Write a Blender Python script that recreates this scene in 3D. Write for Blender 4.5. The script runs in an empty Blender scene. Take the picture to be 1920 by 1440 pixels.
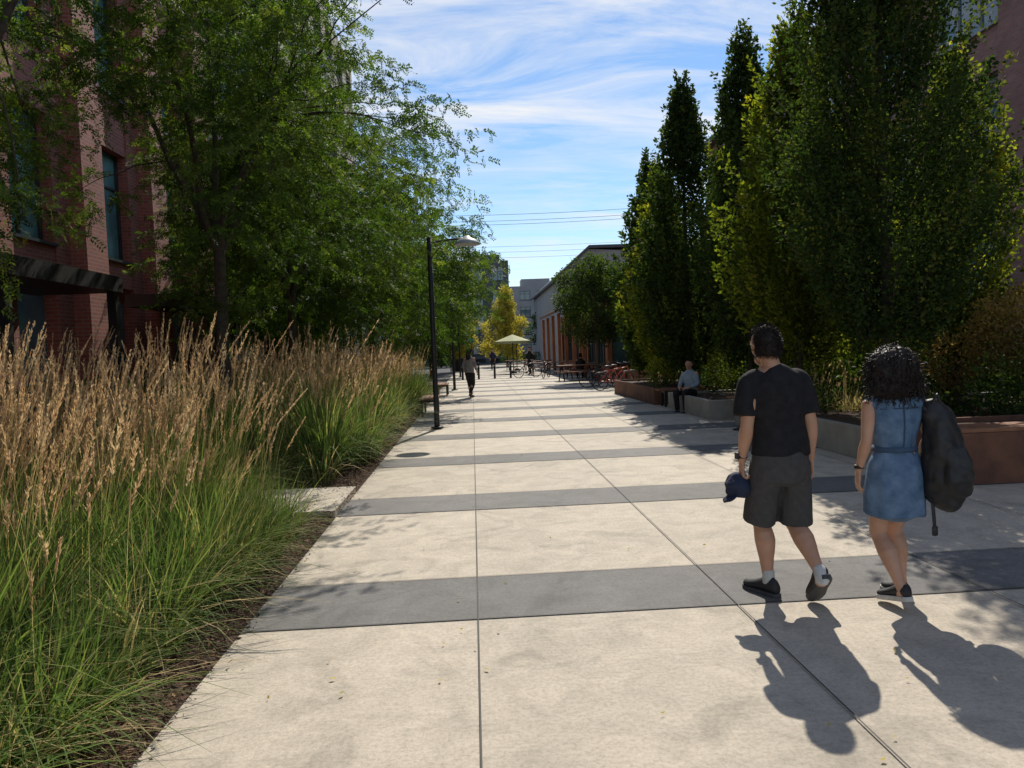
import bpy, math, numpy as np
from mathutils import Vector, Matrix, noise as mnoise
rng=np.random.default_rng(7)
scn=bpy.context.scene
scn.view_settings.view_transform='Standard'; scn.view_settings.look='None'; scn.view_settings.exposure=0
COL=scn.collection
# ---------------------------------------------------------------- helpers
def link(o,parent=None):
    COL.objects.link(o)
    if parent is not None: o.parent=parent
    return o
def empty(name,loc=(0,0,0),rz=0):
    e=bpy.data.objects.new(name,None); e.location=loc; e.rotation_euler=(0,0,rz); e.empty_display_size=.2
    return link(e)
def np_mesh(name,V,loops,starts,mat,parent=None,attrs=None,smooth=False):
    me=bpy.data.meshes.new(name)
    V=np.asarray(V,dtype=np.float32)
    me.vertices.add(len(V)); me.vertices.foreach_set('co',V.ravel())
    me.loops.add(len(loops)); me.loops.foreach_set('vertex_index',np.asarray(loops,dtype=np.int32))
    me.polygons.add(len(starts)); me.polygons.foreach_set('loop_start',np.asarray(starts,dtype=np.int32))
    me.update(calc_edges=True); me.validate()
    if attrs:
        for k,a in attrs.items():
            at=me.attributes.new(k,'FLOAT','POINT'); at.data.foreach_set('value',np.asarray(a,dtype=np.float32))
    if smooth: me.polygons.foreach_set('use_smooth',np.ones(len(starts),dtype=bool))
    if mat: me.materials.append(mat)
    return link(bpy.data.objects.new(name,me),parent)
def quads_obj(name,V,Q,mat,parent=None,attrs=None,smooth=False):
    Q=np.asarray(Q,dtype=np.int32)
    return np_mesh(name,V,Q.ravel(),np.arange(len(Q))*4,mat,parent,attrs,smooth)
def nrm(a): return a/np.maximum(np.linalg.norm(a,axis=-1,keepdims=True),1e-9)

class MB:
    def __init__(s): s.v=[]; s.f=[]; s.n=0
    def add(s,v,f):
        v=[tuple(map(float,p)) for p in v]; s.f+= [tuple(i+s.n for i in q) for q in f]; s.v+=v; s.n+=len(v)
    def box(s,mn,mx):
        a,b,c=mn; d,e,f=mx
        s.add([(a,b,c),(d,b,c),(d,e,c),(a,e,c),(a,b,f),(d,b,f),(d,e,f),(a,e,f)],
              [(0,3,2,1),(4,5,6,7),(0,1,5,4),(1,2,6,5),(2,3,7,6),(3,0,4,7)])
    def obj(s,name,mat,parent=None,smooth=False,bevel=0):
        me=bpy.data.meshes.new(name); me.from_pydata(s.v,[],s.f); me.update()
        if mat: me.materials.append(mat)
        if smooth: me.polygons.foreach_set('use_smooth',np.ones(len(s.f),dtype=bool))
        o=link(bpy.data.objects.new(name,me),parent)
        if bevel:
            m=o.modifiers.new('b','BEVEL'); m.width=bevel; m.segments=2; m.limit_method='ANGLE'
        return o
def catmull(P,sub):
    P=np.asarray(P,float)
    if len(P)<3 or sub<2:
        if sub<2: return P
    E=np.vstack([2*P[0]-P[1],P,2*P[-1]-P[-2]]); out=[]
    for i in range(1,len(E)-2):
        for k in range(sub):
            t=k/sub; a,b,c,d=E[i-1],E[i],E[i+1],E[i+2]
            out.append(.5*((2*b)+(-a+c)*t+(2*a-5*b+4*c-d)*t*t+(-a+3*b-3*c+d)*t**3))
    out.append(P[-1]); return np.array(out)
def tube(cs,rs,hint=(1,0,0),n=14,sub=4,cap=.5):
    rs=[(r,r) if np.isscalar(r) else r for r in rs]
    C=catmull(cs,sub); R=np.maximum(catmull(rs,sub),.0005)
    T=nrm(np.gradient(C,axis=0)); h=np.array(hint,float)
    V=[];F=[]
    rings=[]
    def ring(c,t,r):
        s=h-t*np.dot(h,t)
        if np.linalg.norm(s)<.05: s=np.array((.3,.9,.1))-t*np.dot((.3,.9,.1),t)
        s=s/np.linalg.norm(s); u=np.cross(t,s)
        b=len(V)
        for k in range(n):
            a=2*math.pi*k/n; V.append(c+s*math.cos(a)*r[0]+u*math.sin(a)*r[1])
        rings.append(b)
    m0=min(R[0]); m1=min(R[-1])
    if cap>0:
        ring(C[0]-T[0]*m0*cap*.8,T[0],R[0]*.6)
    for c,t,r in zip(C,T,R): ring(c,t,r)
    if cap>0: ring(C[-1]+T[-1]*m1*cap*.8,T[-1],R[-1]*.6)
    for a,b in zip(rings[:-1],rings[1:]):
        for k in range(n): F.append((a+k,a+(k+1)%n,b+(k+1)%n,b+k))
    V.append(C[0]-T[0]*m0*cap); p=len(V)-1
    for k in range(n): F.append((p,rings[0]+(k+1)%n,rings[0]+k))
    V.append(C[-1]+T[-1]*m1*cap); p=len(V)-1
    for k in range(n): F.append((p,rings[-1]+k,rings[-1]+(k+1)%n))
    return V,F
def ellipsoid(c,r,fn=None,nu=28,nv=18):
    V=[];F=[]
    for j in range(nv+1):
        th=math.pi*j/nv
        for i in range(nu):
            ph=2*math.pi*i/nu
            d=np.array((math.sin(th)*math.cos(ph),math.sin(th)*math.sin(ph),math.cos(th)))
            k=fn(d) if fn else 1.0
            V.append(np.array(c)+d*np.array(r)*k)
    for j in range(nv):
        for i in range(nu):
            a=j*nu+i;b=j*nu+(i+1)%nu;F.append((a,a+nu,b+nu,b))
    return V,F
# ---------------------------------------------------------------- materials
def newmat(name):
    m=bpy.data.materials.new(name); m.use_nodes=True; nt=m.node_tree; nt.nodes.clear()
    out=nt.nodes.new('ShaderNodeOutputMaterial'); return m,nt,out
def N(nt,t,**k):
    n=nt.nodes.new(t)
    for a,b in k.items():
        if a.startswith('i_'): n.inputs[a[2:].replace('_',' ')].default_value=b
        else: setattr(n,a,b)
    return n
def c4(c): return (c[0],c[1],c[2],1)
def mixc(nt,fac,a,b,mode='MIX'):
    m=N(nt,'ShaderNodeMix',data_type='RGBA',blend_type=mode)
    for sock,v in ((m.inputs[0],fac),(m.inputs[6],a),(m.inputs[7],b)):
        if isinstance(v,bpy.types.NodeSocket): nt.links.new(v,sock)
        elif isinstance(v,(int,float)): sock.default_value=v
        else: sock.default_value=c4(v)
    return m.outputs[2]
def noise(nt,vec,scale,detail=4,rough=.5,dist=0):
    n=N(nt,'ShaderNodeTexNoise'); n.inputs['Scale'].default_value=scale; n.inputs['Detail'].default_value=detail
    n.inputs['Roughness'].default_value=rough; n.inputs['Distortion'].default_value=dist
    if vec: nt.links.new(vec,n.inputs['Vector'])
    return n.outputs['Fac']
def ramp(nt,f,stops):
    r=N(nt,'ShaderNodeValToRGB'); e=r.color_ramp.elements
    while len(e)<len(stops): e.new(.5)
    for k,(p,c) in enumerate(stops):
        e[k].position=p; e[k].color=c4(c) if not np.isscalar(c) else (c,c,c,1)
    nt.links.new(f,r.inputs[0]); return r.outputs[0]
def pos(nt): return N(nt,'ShaderNodeNewGeometry').outputs['Position']
def objc(nt): return N(nt,'ShaderNodeTexCoord').outputs['Object']
def simple(name,c1,c2=None,scale=8,rough=.7,metal=0,bump=0,bscale=60,spec=.4,obj=True,detail=4):
    m,nt,out=newmat(name); p=N(nt,'ShaderNodeBsdfPrincipled')
    vec=objc(nt) if obj else pos(nt)
    if c2 is None: c2=tuple(x*.8 for x in c1)
    f=ramp(nt,noise(nt,vec,scale,detail,.6),[(.35,0.0),(.65,1.0)])
    nt.links.new(mixc(nt,f,c1,c2),p.inputs['Base Color'])
    p.inputs['Roughness'].default_value=rough; p.inputs['Metallic'].default_value=metal
    p.inputs['Specular IOR Level'].default_value=spec
    if bump:
        b=N(nt,'ShaderNodeBump'); b.inputs['Strength'].default_value=bump; b.inputs['Distance'].default_value=.01
        nt.links.new(noise(nt,vec,bscale,4,.6),b.inputs['Height']); nt.links.new(b.outputs[0],p.inputs['Normal'])
    nt.links.new(p.outputs[0],out.inputs[0]); return m
def leafmat(name,stops,trans=.42,tint=(1.5,1.7,.6),rough=.6,spec=.15):
    m,nt,out=newmat(name); a=N(nt,'ShaderNodeAttribute',attribute_name='var')
    col=ramp(nt,a.outputs['Fac'],stops)
    p=N(nt,'ShaderNodeBsdfPrincipled'); p.inputs['Roughness'].default_value=rough; p.inputs['Specular IOR Level'].default_value=spec
    nt.links.new(col,p.inputs['Base Color'])
    t=N(nt,'ShaderNodeBsdfTranslucent'); nt.links.new(mixc(nt,1.0,col,tint,'MULTIPLY'),t.inputs['Color'])
    mx=N(nt,'ShaderNodeMixShader'); mx.inputs[0].default_value=trans
    nt.links.new(p.outputs[0],mx.inputs[1]); nt.links.new(t.outputs[0],mx.inputs[2]); nt.links.new(mx.outputs[0],out.inputs[0]); return m
def concrete(name,ca,cb,var=.09,spk=.16):
    m,nt,out=newmat(name); P=pos(nt); p=N(nt,'ShaderNodeBsdfPrincipled')
    f1=ramp(nt,noise(nt,P,.7,4,.6,.6),[(.3,0.0),(.7,1.0)])
    col=mixc(nt,f1,ca,cb)
    f2=ramp(nt,noise(nt,P,3.2,8,.7,.8),[(.35,0.80),(.62,1.05)])
    col=mixc(nt,1.0,col,f2,'MULTIPLY')
    mp=N(nt,'ShaderNodeMapping'); mp.inputs['Scale'].default_value=(1,9,1); mp.inputs['Rotation'].default_value=(0,0,.12); nt.links.new(P,mp.inputs[0])
    col=mixc(nt,1.0,col,ramp(nt,noise(nt,mp.outputs[0],5,4,.7),[(.3,.92),(.7,1.04)]),'MULTIPLY')
    f4=ramp(nt,noise(nt,P,1.1,4,.6,1.6),[(.56,1.0),(.64,.80),(.72,.92)])
    col=mixc(nt,.9,col,f4,'MULTIPLY')
    f5=ramp(nt,noise(nt,P,42,5,.85),[(.38,.78),(.55,1.05)])
    col=mixc(nt,1.0,col,f5,'MULTIPLY')
    d=N(nt,'ShaderNodeVectorMath',operation='DIVIDE'); nt.links.new(P,d.inputs[0]); d.inputs[1].default_value=(1.57,3.07,100)
    ad=N(nt,'ShaderNodeVectorMath',operation='ADD'); nt.links.new(d.outputs[0],ad.inputs[0]); ad.inputs[1].default_value=(.02,.31,.5)
    fl=N(nt,'ShaderNodeVectorMath',operation='FLOOR'); nt.links.new(ad.outputs[0],fl.inputs[0])
    w=N(nt,'ShaderNodeTexWhiteNoise',noise_dimensions='3D'); nt.links.new(fl.outputs[0],w.inputs['Vector'])
    col=mixc(nt,1.0,col,ramp(nt,w.outputs['Value'],[(0,1-var),(1,1.0)]),'MULTIPLY')
    nt.links.new(col,p.inputs['Base Color']); p.inputs['Roughness'].default_value=.75; p.inputs['Specular IOR Level'].default_value=.3
    b=N(nt,'ShaderNodeBump'); b.inputs['Strength'].default_value=.6; b.inputs['Distance'].default_value=.005
    nt.links.new(noise(nt,P,70,5,.75),b.inputs['Height']); nt.links.new(b.outputs[0],p.inputs['Normal'])
    nt.links.new(p.outputs[0],out.inputs[0]); return m
def brick(name,c1,c2,mort,sc=1.0):
    m,nt,out=newmat(name); P=pos(nt); s=N(nt,'ShaderNodeSeparateXYZ'); nt.links.new(P,s.inputs[0])
    a=N(nt,'ShaderNodeMath',operation='ADD'); nt.links.new(s.outputs[0],a.inputs[0]); nt.links.new(s.outputs[1],a.inputs[1])
    c=N(nt,'ShaderNodeCombineXYZ'); nt.links.new(a.outputs[0],c.inputs[0]); nt.links.new(s.outputs[2],c.inputs[1])
    b=N(nt,'ShaderNodeTexBrick'); nt.links.new(c.outputs[0],b.inputs['Vector'])
    b.inputs['Scale'].default_value=1; b.inputs['Brick Width'].default_value=.24*sc; b.inputs['Row Height'].default_value=.08*sc
    b.inputs['Mortar Size'].default_value=.009*sc; b.inputs['Color1'].default_value=c4(c1); b.inputs['Color2'].default_value=c4(c2); b.inputs['Mortar'].default_value=c4(mort)
    col=mixc(nt,1.0,b.outputs[0],ramp(nt,noise(nt,P,1.1,4,.6),[(.3,.78),(.7,1.08)]),'MULTIPLY')
    p=N(nt,'ShaderNodeBsdfPrincipled'); nt.links.new(col,p.inputs['Base Color']); p.inputs['Roughness'].default_value=.85
    bp=N(nt,'ShaderNodeBump'); bp.inputs['Strength'].default_value=.5; bp.inputs['Distance'].default_value=.01; bp.invert=True
    nt.links.new(b.outputs['Fac'],bp.inputs['Height']); nt.links.new(bp.outputs[0],p.inputs['Normal'])
    nt.links.new(p.outputs[0],out.inputs[0]); return m
M_conc=concrete('concrete',(.60,.525,.42),(.52,.455,.365))
M_band=concrete('dark_concrete',(.20,.192,.182),(.16,.154,.148),.1,.2)
M_joint=simple('joint_dark',(.05,.045,.04),obj=False)
M_curb=simple('curb_concrete',(.38,.35,.30),(.29,.27,.23),3,.8,bump=.3,obj=False)
M_mulch=simple('mulch',(.09,.052,.032),(.035,.021,.014),25,.95,bump=1,bscale=45,obj=False)
M_chip=leafmat('bark_chips',[(0,(.04,.024,.016)),(.6,(.13,.075,.045)),(1,(.30,.20,.12))],.05,(1,1,1),.8,.1)
M_asph=simple('asphalt',(.06,.06,.062),(.045,.045,.047),2,.9,bump=.3,obj=False)
M_brickr=brick('red_brick',(.33,.105,.075),(.24,.075,.055),(.27,.19,.16))
M_brickr2=brick('brown_brick',(.40,.19,.15),(.32,.15,.12),(.28,.22,.20))
M_brickt=brick('tan_brick',(.40,.35,.28),(.31,.27,.22),(.34,.31,.28),1.3)
M_glass=simple('window_glass',(.10,.20,.24),(.05,.09,.11),.6,.06,0,spec=1.0,obj=False)
M_tglass=simple('teal_glass',(.15,.38,.38),(.05,.15,.16),1.2,.08,0,spec=1.0,obj=False)
M_steel=simple('dark_steel',(.03,.03,.032),(.02,.02,.02),4,.5,.3)
M_frame=simple('window_frame',(.36,.37,.37),(.30,.31,.31),4,.5)
M_dframe=simple('dark_window_frame',(.035,.045,.05),(.02,.025,.03),4,.4)
M_corten=simple('weathered_steel',(.22,.10,.06),(.12,.058,.04),3,.8,.1,.3,obj=False)
M_wood=simple('bench_wood',(.32,.15,.08),(.20,.09,.055),5,.7,bump=.3,obj=False)
M_bark=simple('bark',(.08,.064,.05),(.04,.032,.025),14,.9,bump=.8,bscale=40,obj=False)
M_grey=simple('grey_cladding',(.095,.10,.115),(.07,.078,.09),.5,.7,obj=False)
M_lgrey=simple('light_cladding',(.32,.32,.32),(.26,.26,.27),.4,.7,obj=False)
M_orange=simple('timber_facade',(.50,.18,.07),(.36,.12,.05),2,.7,obj=False)
M_locust=leafmat('locust_leaves',[(0,(.026,.050,.012)),(.5,(.062,.105,.022)),(.85,(.12,.165,.034)),(1,(.21,.23,.05))],.45)
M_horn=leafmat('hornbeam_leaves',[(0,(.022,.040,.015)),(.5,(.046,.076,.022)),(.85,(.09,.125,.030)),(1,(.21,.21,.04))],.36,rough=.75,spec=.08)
M_hornY=leafmat('hornbeam_leaves_sunlit_yellow',[(0,(.05,.075,.016)),(.5,(.13,.155,.026)),(.85,(.24,.24,.034)),(1,(.38,.32,.045))],.55,rough=.75,spec=.08)  # yellow-green leaf copy, lightened so sunlit crown flanks are in the colour
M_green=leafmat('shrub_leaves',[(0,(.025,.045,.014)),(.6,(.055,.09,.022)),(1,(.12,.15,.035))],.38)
M_yel=leafmat('yellow_leaves',[(0,(.22,.21,.04)),(.6,(.42,.38,.07)),(1,(.58,.49,.10))],.5,(1.3,1.25,.7))
M_yelbush=leafmat('yellow_green_leaves',[(0,(.10,.12,.025)),(.6,(.22,.24,.04)),(1,(.38,.34,.06))],.5)
M_autumn=leafmat('autumn_leaves',[(0,(.12,.08,.03)),(.6,(.26,.19,.06)),(1,(.40,.28,.08))],.45,(1.2,1.1,.7))
M_grass=leafmat('ornamental_grass',[(0,(.055,.105,.028)),(.45,(.125,.195,.050)),(.70,(.24,.29,.085)),(.78,(.42,.34,.17)),(1,(.60,.47,.27))],.45,(1.25,1.3,.8),.6,.15)
M_plume=leafmat('grass_plumes',[(0,(.42,.27,.15)),(.35,(.56,.40,.24)),(.7,(.66,.51,.32)),(1,(.78,.65,.45))],.5,(1.15,1.06,.88),.8,.1)

# ---------------------------------------------------------------- foliage primitives
def leaves(P,D,Wd,L,W,var,fold=.15):
    n=len(P); D=nrm(D); S=nrm(Wd-D*np.sum(Wd*D,axis=1,keepdims=True)); U=np.cross(D,S)
    L=np.broadcast_to(L,(n,))[:,None]; W=np.broadcast_to(W,(n,))[:,None]
    a=P; b=P+D*L*.45+S*W*.5+U*W*fold; c=P+D*L; d=P+D*L*.45-S*W*.5+U*W*fold
    V=np.stack([a,b,c,d],1).reshape(-1,3); Q=np.arange(4*n).reshape(n,4)
    return V,Q,np.repeat(var,4)
def leaf_obj(name,parts,mat,parent=None):
    V=[];Q=[];A=[];k=0
    for v,q,a in parts: V.append(v);Q.append(q+k);A.append(a);k+=len(v)
    return quads_obj(name,np.vstack(V),np.vstack(Q),mat,parent,{'var':np.clip(np.concatenate(A),0,1)})
def rdir(n):
    return nrm(rng.normal(size=(n,3)))
def blades(B,h,az,lean,w,var,droop=.0,K=6):
    n=len(B); t=np.linspace(0,1,K)[None,:]
    hx=(lean*h)[:,None]*t**1.9; z=h[:,None]*(t-np.asarray(droop).reshape(-1,1)*t**2.6)
    dx=np.cos(az)[:,None];dy=np.sin(az)[:,None]
    C=np.stack([B[:,0:1]+dx*hx,B[:,1:2]+dy*hx,B[:,2:3]+z],-1)
    tw=rng.normal(0,.8,n)[:,None]+az[:,None]+math.pi/2
    S=np.stack([np.cos(tw),np.sin(tw),np.zeros_like(tw)],-1)
    prof=np.array([.7,1,.95,.75,.45,.04]) if K==6 else np.array([1,.9,.6,.05])
    Wd=w[:,None]*prof[None,:]*.5
    A=C-S*Wd[...,None]; Bv=C+S*Wd[...,None]
    V=np.stack([A,Bv],2).reshape(-1,3)
    base=(np.arange(n)*2*K)[:,None]; s=np.arange(K-1)[None,:]*2
    q=np.stack([base+s,base+s+1,base+s+3,base+s+2],-1).reshape(-1,4)
    vv=np.clip(var[:,None]+(t-.5)*.12,0,1); vv=np.repeat(vv.reshape(-1),2)
    return V,q,vv,C
def grass_bed(name,clumps,nb,hb,nplume,hp,spik,wid=.009,zf=0.0,dry=.18,wind=(.08,-.04),sl=.026,sw=.005):
    """clumps: x,y,scale,plume factor. arching leaves plus feathery plumes"""
    parts=[];pp=[]
    for (cx,cy,sc,pl) in clumps:
        n=int(nb*sc); R=.21
        r=R*np.sqrt(rng.random(n)); a=rng.random(n)*2*math.pi
        B=np.stack([cx+r*np.cos(a),cy+r*np.sin(a),np.full(n,zf)],1)
        az=a+rng.normal(0,.6,n); h=hb*sc*rng.uniform(.45,1.08,n); lean=rng.uniform(.1,.6,n)*(r/R*.6+.5); drp=rng.uniform(.0,.4,n)*lean
        ar=rng.random(n)<.45; lean=np.where(ar,rng.uniform(.55,1.15,n),lean); drp=np.where(ar,rng.uniform(.35,.85,n),drp)
        cv=rng.uniform(.05,.62); var=np.clip(cv+rng.normal(0,.15,n),0,.72)
        dm=rng.random(n)<dry*rng.uniform(.2,2.4); var=np.where(dm,rng.uniform(.8,1,n),var)
        h=np.where(dm,h*.75,h); lean=np.where(dm,lean*1.35,lean)
        v,q,vv,_=blades(B,h,az,lean,rng.uniform(.6,1.4,n)*wid,var,droop=drp)
        parts.append((v,q,vv))
        m=int(nplume*pl)
        if m:
            r=.19*np.sqrt(rng.random(m)); a=rng.random(m)*2*math.pi
            B=np.stack([cx+r*np.cos(a),cy+r*np.sin(a),np.full(m,zf)],1)
            h=hp*sc**.7*rng.uniform(.58,1.07,m); lx=np.cos(a)*np.abs(rng.normal(.12,.10,m))+wind[0]+rng.normal(0,.05,m); ly=np.sin(a)*np.abs(rng.normal(.12,.1,m))+wind[1]
            lean=np.hypot(lx,ly); az=np.arctan2(ly,lx)
            v,q,vv,C=blades(B,h,az,lean,np.full(m,.0035),rng.uniform(.76,.95,m))
            parts.append((v,q,vv))
            pl_=rng.uniform(.13,.22,m)[:,None]; s01=rng.random((m,spik)); t=1-pl_*s01
            cc=np.stack([B[:,0:1]+np.cos(az)[:,None]*(lean*h)[:,None]*t**1.9,B[:,1:2]+np.sin(az)[:,None]*(lean*h)[:,None]*t**1.9,B[:,2:3]+h[:,None]*t],-1).reshape(-1,3)
            k=len(cc); lv=np.repeat(np.stack([lx,ly],1)*1.6,spik,axis=0)
            open_=np.repeat(rng.uniform(.12,.36,m),spik)
            D=np.stack([lv[:,0]+rng.normal(0,1,k)*open_,lv[:,1]+rng.normal(0,1,k)*open_,np.ones(k)],1)
            f=s01.reshape(-1); env=np.clip(.45+2.2*f*(1.1-f)*1.2,.4,1.2)
            pp.append(leaves(cc,D,rdir(k),sl*env*rng.uniform(.7,1.4,k),sw*rng.uniform(.7,1.4,k),np.repeat(rng.random(m),spik)*.7+rng.random(k)*.3))
    e=empty(name)
    leaf_obj('blades',parts,M_grass,e)
    if pp: leaf_obj('plumes',pp,M_plume,e)
    return e
def leaf_blob(name,blobs,n,L,W,mat,parent=None,up=.3,shell=.55):
    parts=[]
    tot=sum(b[3]*b[4]*b[5] for b in blobs)
    for (x,y,z,rx,ry,rz) in blobs:
        k=max(30,int(n*(rx*ry*rz)/tot)); d=rdir(k); r=shell+(1.05-shell)*rng.random(k)**.6
        lump=1+.18*np.sin(d[:,0]*7+x*3)*np.cos(d[:,1]*6+y)+.1*np.sin(d[:,2]*11)
        P=np.array((x,y,z))+d*(r*lump)[:,None]*np.array((rx,ry,rz))
        D=d*.7+rdir(k)*.9+np.array((0,0,up))
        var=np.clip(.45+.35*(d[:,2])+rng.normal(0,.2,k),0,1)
        parts.append(leaves(P,D,rdir(k),L*rng.uniform(.6,1.3,k),W*rng.uniform(.7,1.2,k),var))
    return leaf_obj(name,parts,mat,parent)
def limb(mb,a,b,r0,r1,arch=.2,n=6,k=5):
    a=np.array(a,float);b=np.array(b,float); pts=[];rs=[]
    for i in range(k):
        t=i/(k-1); p=a*(1-t)+b*t; p=p+np.array((0,0,arch))*math.sin(math.pi*t)+rng.normal(0,.05,3)*np.linalg.norm(b-a)*.4*(0<i<k-1)
        pts.append(p); rs.append(r0*(1-t)+r1*t)
    mb.add(*tube(pts,rs,n=n,sub=2)); return pts

# ---------------------------------------------------------------- ground
g=MB(); g.box((-600,-200,-.6),(600,1500,-.03)); g.obj('ground',M_asph)
XL=-1.42; YE=78
p=MB(); p.box((XL,-3,-.029),(16,YE,0)); p.obj('path',M_conc)
e=empty('paving_bands'); b=MB(); j=MB()
y=4.39
while y<YE-2:
    b.add([(XL,y,.004),(13,y,.004),(13,y+.83,.004),(XL,y+.83,.004)],[(0,1,2,3)])
    for yy in (y,y+.83): j.add([(XL,yy-.004,.008),(13,yy-.004,.008),(13,yy+.004,.008),(XL,yy+.004,.008)],[(0,1,2,3)])
    y+=3.07
for x in (-.03,1.54,3.11,4.68): j.add([(x-.004,-3,.012),(x+.004,-3,.012),(x+.004,YE,.012),(x-.004,YE,.012)],[(0,1,2,3)])
b.obj('dark_bands',M_band,e); j.obj('joints',M_joint,e)
bx=MB()
nx,ny=40,160
for jx in range(nx+1):
    for iy in range(ny+1):
        x=-7.7+(XL+7.7)*jx/nx; yv=-2+42*iy/ny
        z=.0 if jx==nx else .025+.035*mnoise.noise(Vector((x*2,yv*2,0)))
        bx.v.append((x,yv,z))
for jx in range(nx):
    for iy in range(ny):
        a=jx*(ny+1)+iy; bx.f.append((a,a+ny+1,a+ny+2,a+1))
bx.obj('planting_bed_soil',M_mulch,smooth=True)
nc=17000; yy=2+rng.random(nc)**1.5*16; xx=XL-np.abs(rng.normal(0,.35,nc))+.02; sp=rng.random(nc)<.015; xx=np.where(sp,XL+np.abs(rng.normal(0,.05,nc)),xx)
P=np.stack([xx,yy,np.where(sp,.014,.055)+rng.random(nc)*.02],1); D=rdir(nc)*np.array((1,1,.3))
leaf_obj('bark_mulch',[leaves(P,D,rdir(nc)*np.array((1,1,.4)),rng.uniform(.015,.05,nc),rng.uniform(.006,.016,nc),rng.random(nc),0)],M_chip)
sl=MB(); sl.box((-3.4,7.42,-.02),(XL-.006,8.75,.075)); sl.box((XL-.006,7.42,-.02),(XL-.003,8.75,.0)); sl.obj('stepping_slab',M_conc,bevel=.006)
# ---------------------------------------------------------------- grasses
cl=[]
for x in np.arange(-1.84,-5.9,-.45):
    for yv in np.arange(1.5,7.0,.43):
        if x< -.72*yv-1.2: continue
        first=x>-2.2
        cl.append((x+rng.normal(0,.08)+.07*math.sin(yv*2.6),yv+rng.normal(0,.1),rng.uniform(.66,1.14)*(.78 if first else 1),0 if yv<3.0 and x>-2.6 else (.15 if first else (.7 if x>-2.6 else 1.3))*rng.uniform(.3,1.4)))
grass_bed('ornamental_grass',cl,520,1.12,46,1.74,58,wid=.0105,dry=.2,sl=.028,sw=.0062)
cl=[]
for x in np.arange(-1.93,-4.9,-.52):
    for yv in np.arange(9.35,26,.55):
        first=x>-2.2
        s=rng.uniform(.68,1.18)*(1+.1*math.sin(yv*1.9))
        cl.append((x+rng.normal(0,.1)+.16*math.sin(yv*1.3),yv+rng.normal(0,.12),s,(.5 if first else 1.1)*rng.uniform(.0,1.5)))
grass_bed('ornamental_grass',cl,290,1.30,26,1.74,26,wid=.015,dry=.14,sl=.05,sw=.011)
# ---------------------------------------------------------------- honey locusts
def locust(loc,r,z0,z1,ntw,leafL,extra=(),ncl=60,name='honey_locust_tree',mat=None,tl=.4,per=8,cut=None):
    x0,y0=loc; e=empty(name); mb=MB()
    th=z0+ (z1-z0)*.25
    pts=[(x0,y0,-.05),(x0+.04,y0,.8),(x0-.03,y0+.03,1.7),(x0+.02,y0,th)]
    mb.add(*tube(pts,[.15,.11,.10,.085],n=10,sub=3))
    cz=(z0+z1)/2; hz=(z1-z0)/2; cs=[]
    tries=0
    while len(cs)<ncl and tries<4000:
        tries+=1
        d=rdir(1)[0]; k=rng.random()**.35
        c=np.array((x0+d[0]*r*k,y0+d[1]*r*k,cz+d[2]*hz*k))
        if d[2]<-.4 and rng.random()<.25: continue
        if cut and not cut(c): continue
        cs.append((c,rng.uniform(.35,.75)*r/3))
    for q in extra: cs.append((np.array(q[:3]),q[3]))
    top=np.array((x0,y0,th))
    mains=[]
    for a in np.linspace(0,2*math.pi,7)[:-1]:
        m=top+np.array((math.cos(a+.4)*r*.38,math.sin(a+.4)*r*.38,hz*rng.uniform(.3,.7)))
        limb(mb,top-np.array((0,0,rng.uniform(0,.6))),m,.055,.03,.1,n=7); mains.append(m)
    m=top+np.array((0,0,hz*.9)); limb(mb,top,m,.06,.025,0,n=7); mains.append(m)
    TP=[];TD=[];TV=[]
    w=np.array([c[1]**2 for c in cs]); w/=w.sum()
    for (c,cr),ww in zip(cs,w):
        mm=min(mains,key=lambda q:np.linalg.norm(q-c)); limb(mb,mm,c,.018,.004,.12,n=5,k=6)
        k=max(6,int(ntw*ww)); d=rdir(k)
        TP.append(c+d*cr*rng.random((k,1))**.5*np.array((1.25,1.25,.8)))
        out=nrm(c-np.array((x0,y0,c[2]-.3))+1e-3); TD.append(nrm(d*np.array((1,1,.5))+out*.7+rdir(k)*.3)); TV.append(np.clip(rng.normal(rng.uniform(.2,.75),.15,k),0,1))
    TP=np.vstack(TP);TD=np.vstack(TD);TV=np.concatenate(TV); n=len(TP)
    mb.obj('trunk_and_limbs',M_bark,e,smooth=True)
    s=np.linspace(.0,1,per)[None,:,None]; L=(tl*rng.uniform(.5,1.3,n))[:,None,None]
    pos_=TP[:,None,:]+TD[:,None,:]*s*L+np.array((0,0,-1.))*(s**2)*L*rng.uniform(.1,.65,(n,1,1))
    side=nrm(np.cross(TD,np.array((0,0,1.))+rdir(n)*.3)); sg=np.where(np.arange(per)%2==0,1,-1)[None,:,None]
    rd=nrm(side[:,None,:]*sg*.9+TD[:,None,:]*.5+rng.normal(0,.45,(n,per,3))+np.array((0,0,-.3)))
    R=n*per; P1=pos_.reshape(R,3); D1=rd.reshape(R,3)
    m=6; u=np.linspace(.15,1,m)[None,:,None]; rl=leafL*3.0
    base=P1[:,None,:]+D1[:,None,:]*u*rl+np.array((0,0,-1.))*u**2*rl*.25
    up=nrm(np.cross(D1,rdir(R)))
    parts=[]; tv=np.repeat(TV,per*m)
    for sgn in (1,-1):
        ld=nrm(up*sgn*.9+D1*.55)[:,None,:]+rng.normal(0,.15,(R,m,3))
        k=R*m
        parts.append(leaves(base.reshape(k,3),ld.reshape(k,3),np.repeat(D1,m,axis=0)+rdir(k)*.4,leafL*rng.uniform(.8,1.2,k),leafL*.46,np.clip(tv+rng.normal(0,.12,k),0,1)))
    leaf_obj('foliage',parts,mat or M_locust,e); return e
def cutA(c):
    if c[0]>-2.5: return False
    return c[0]/c[1]<-.60 or rng.random()<.28
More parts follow.
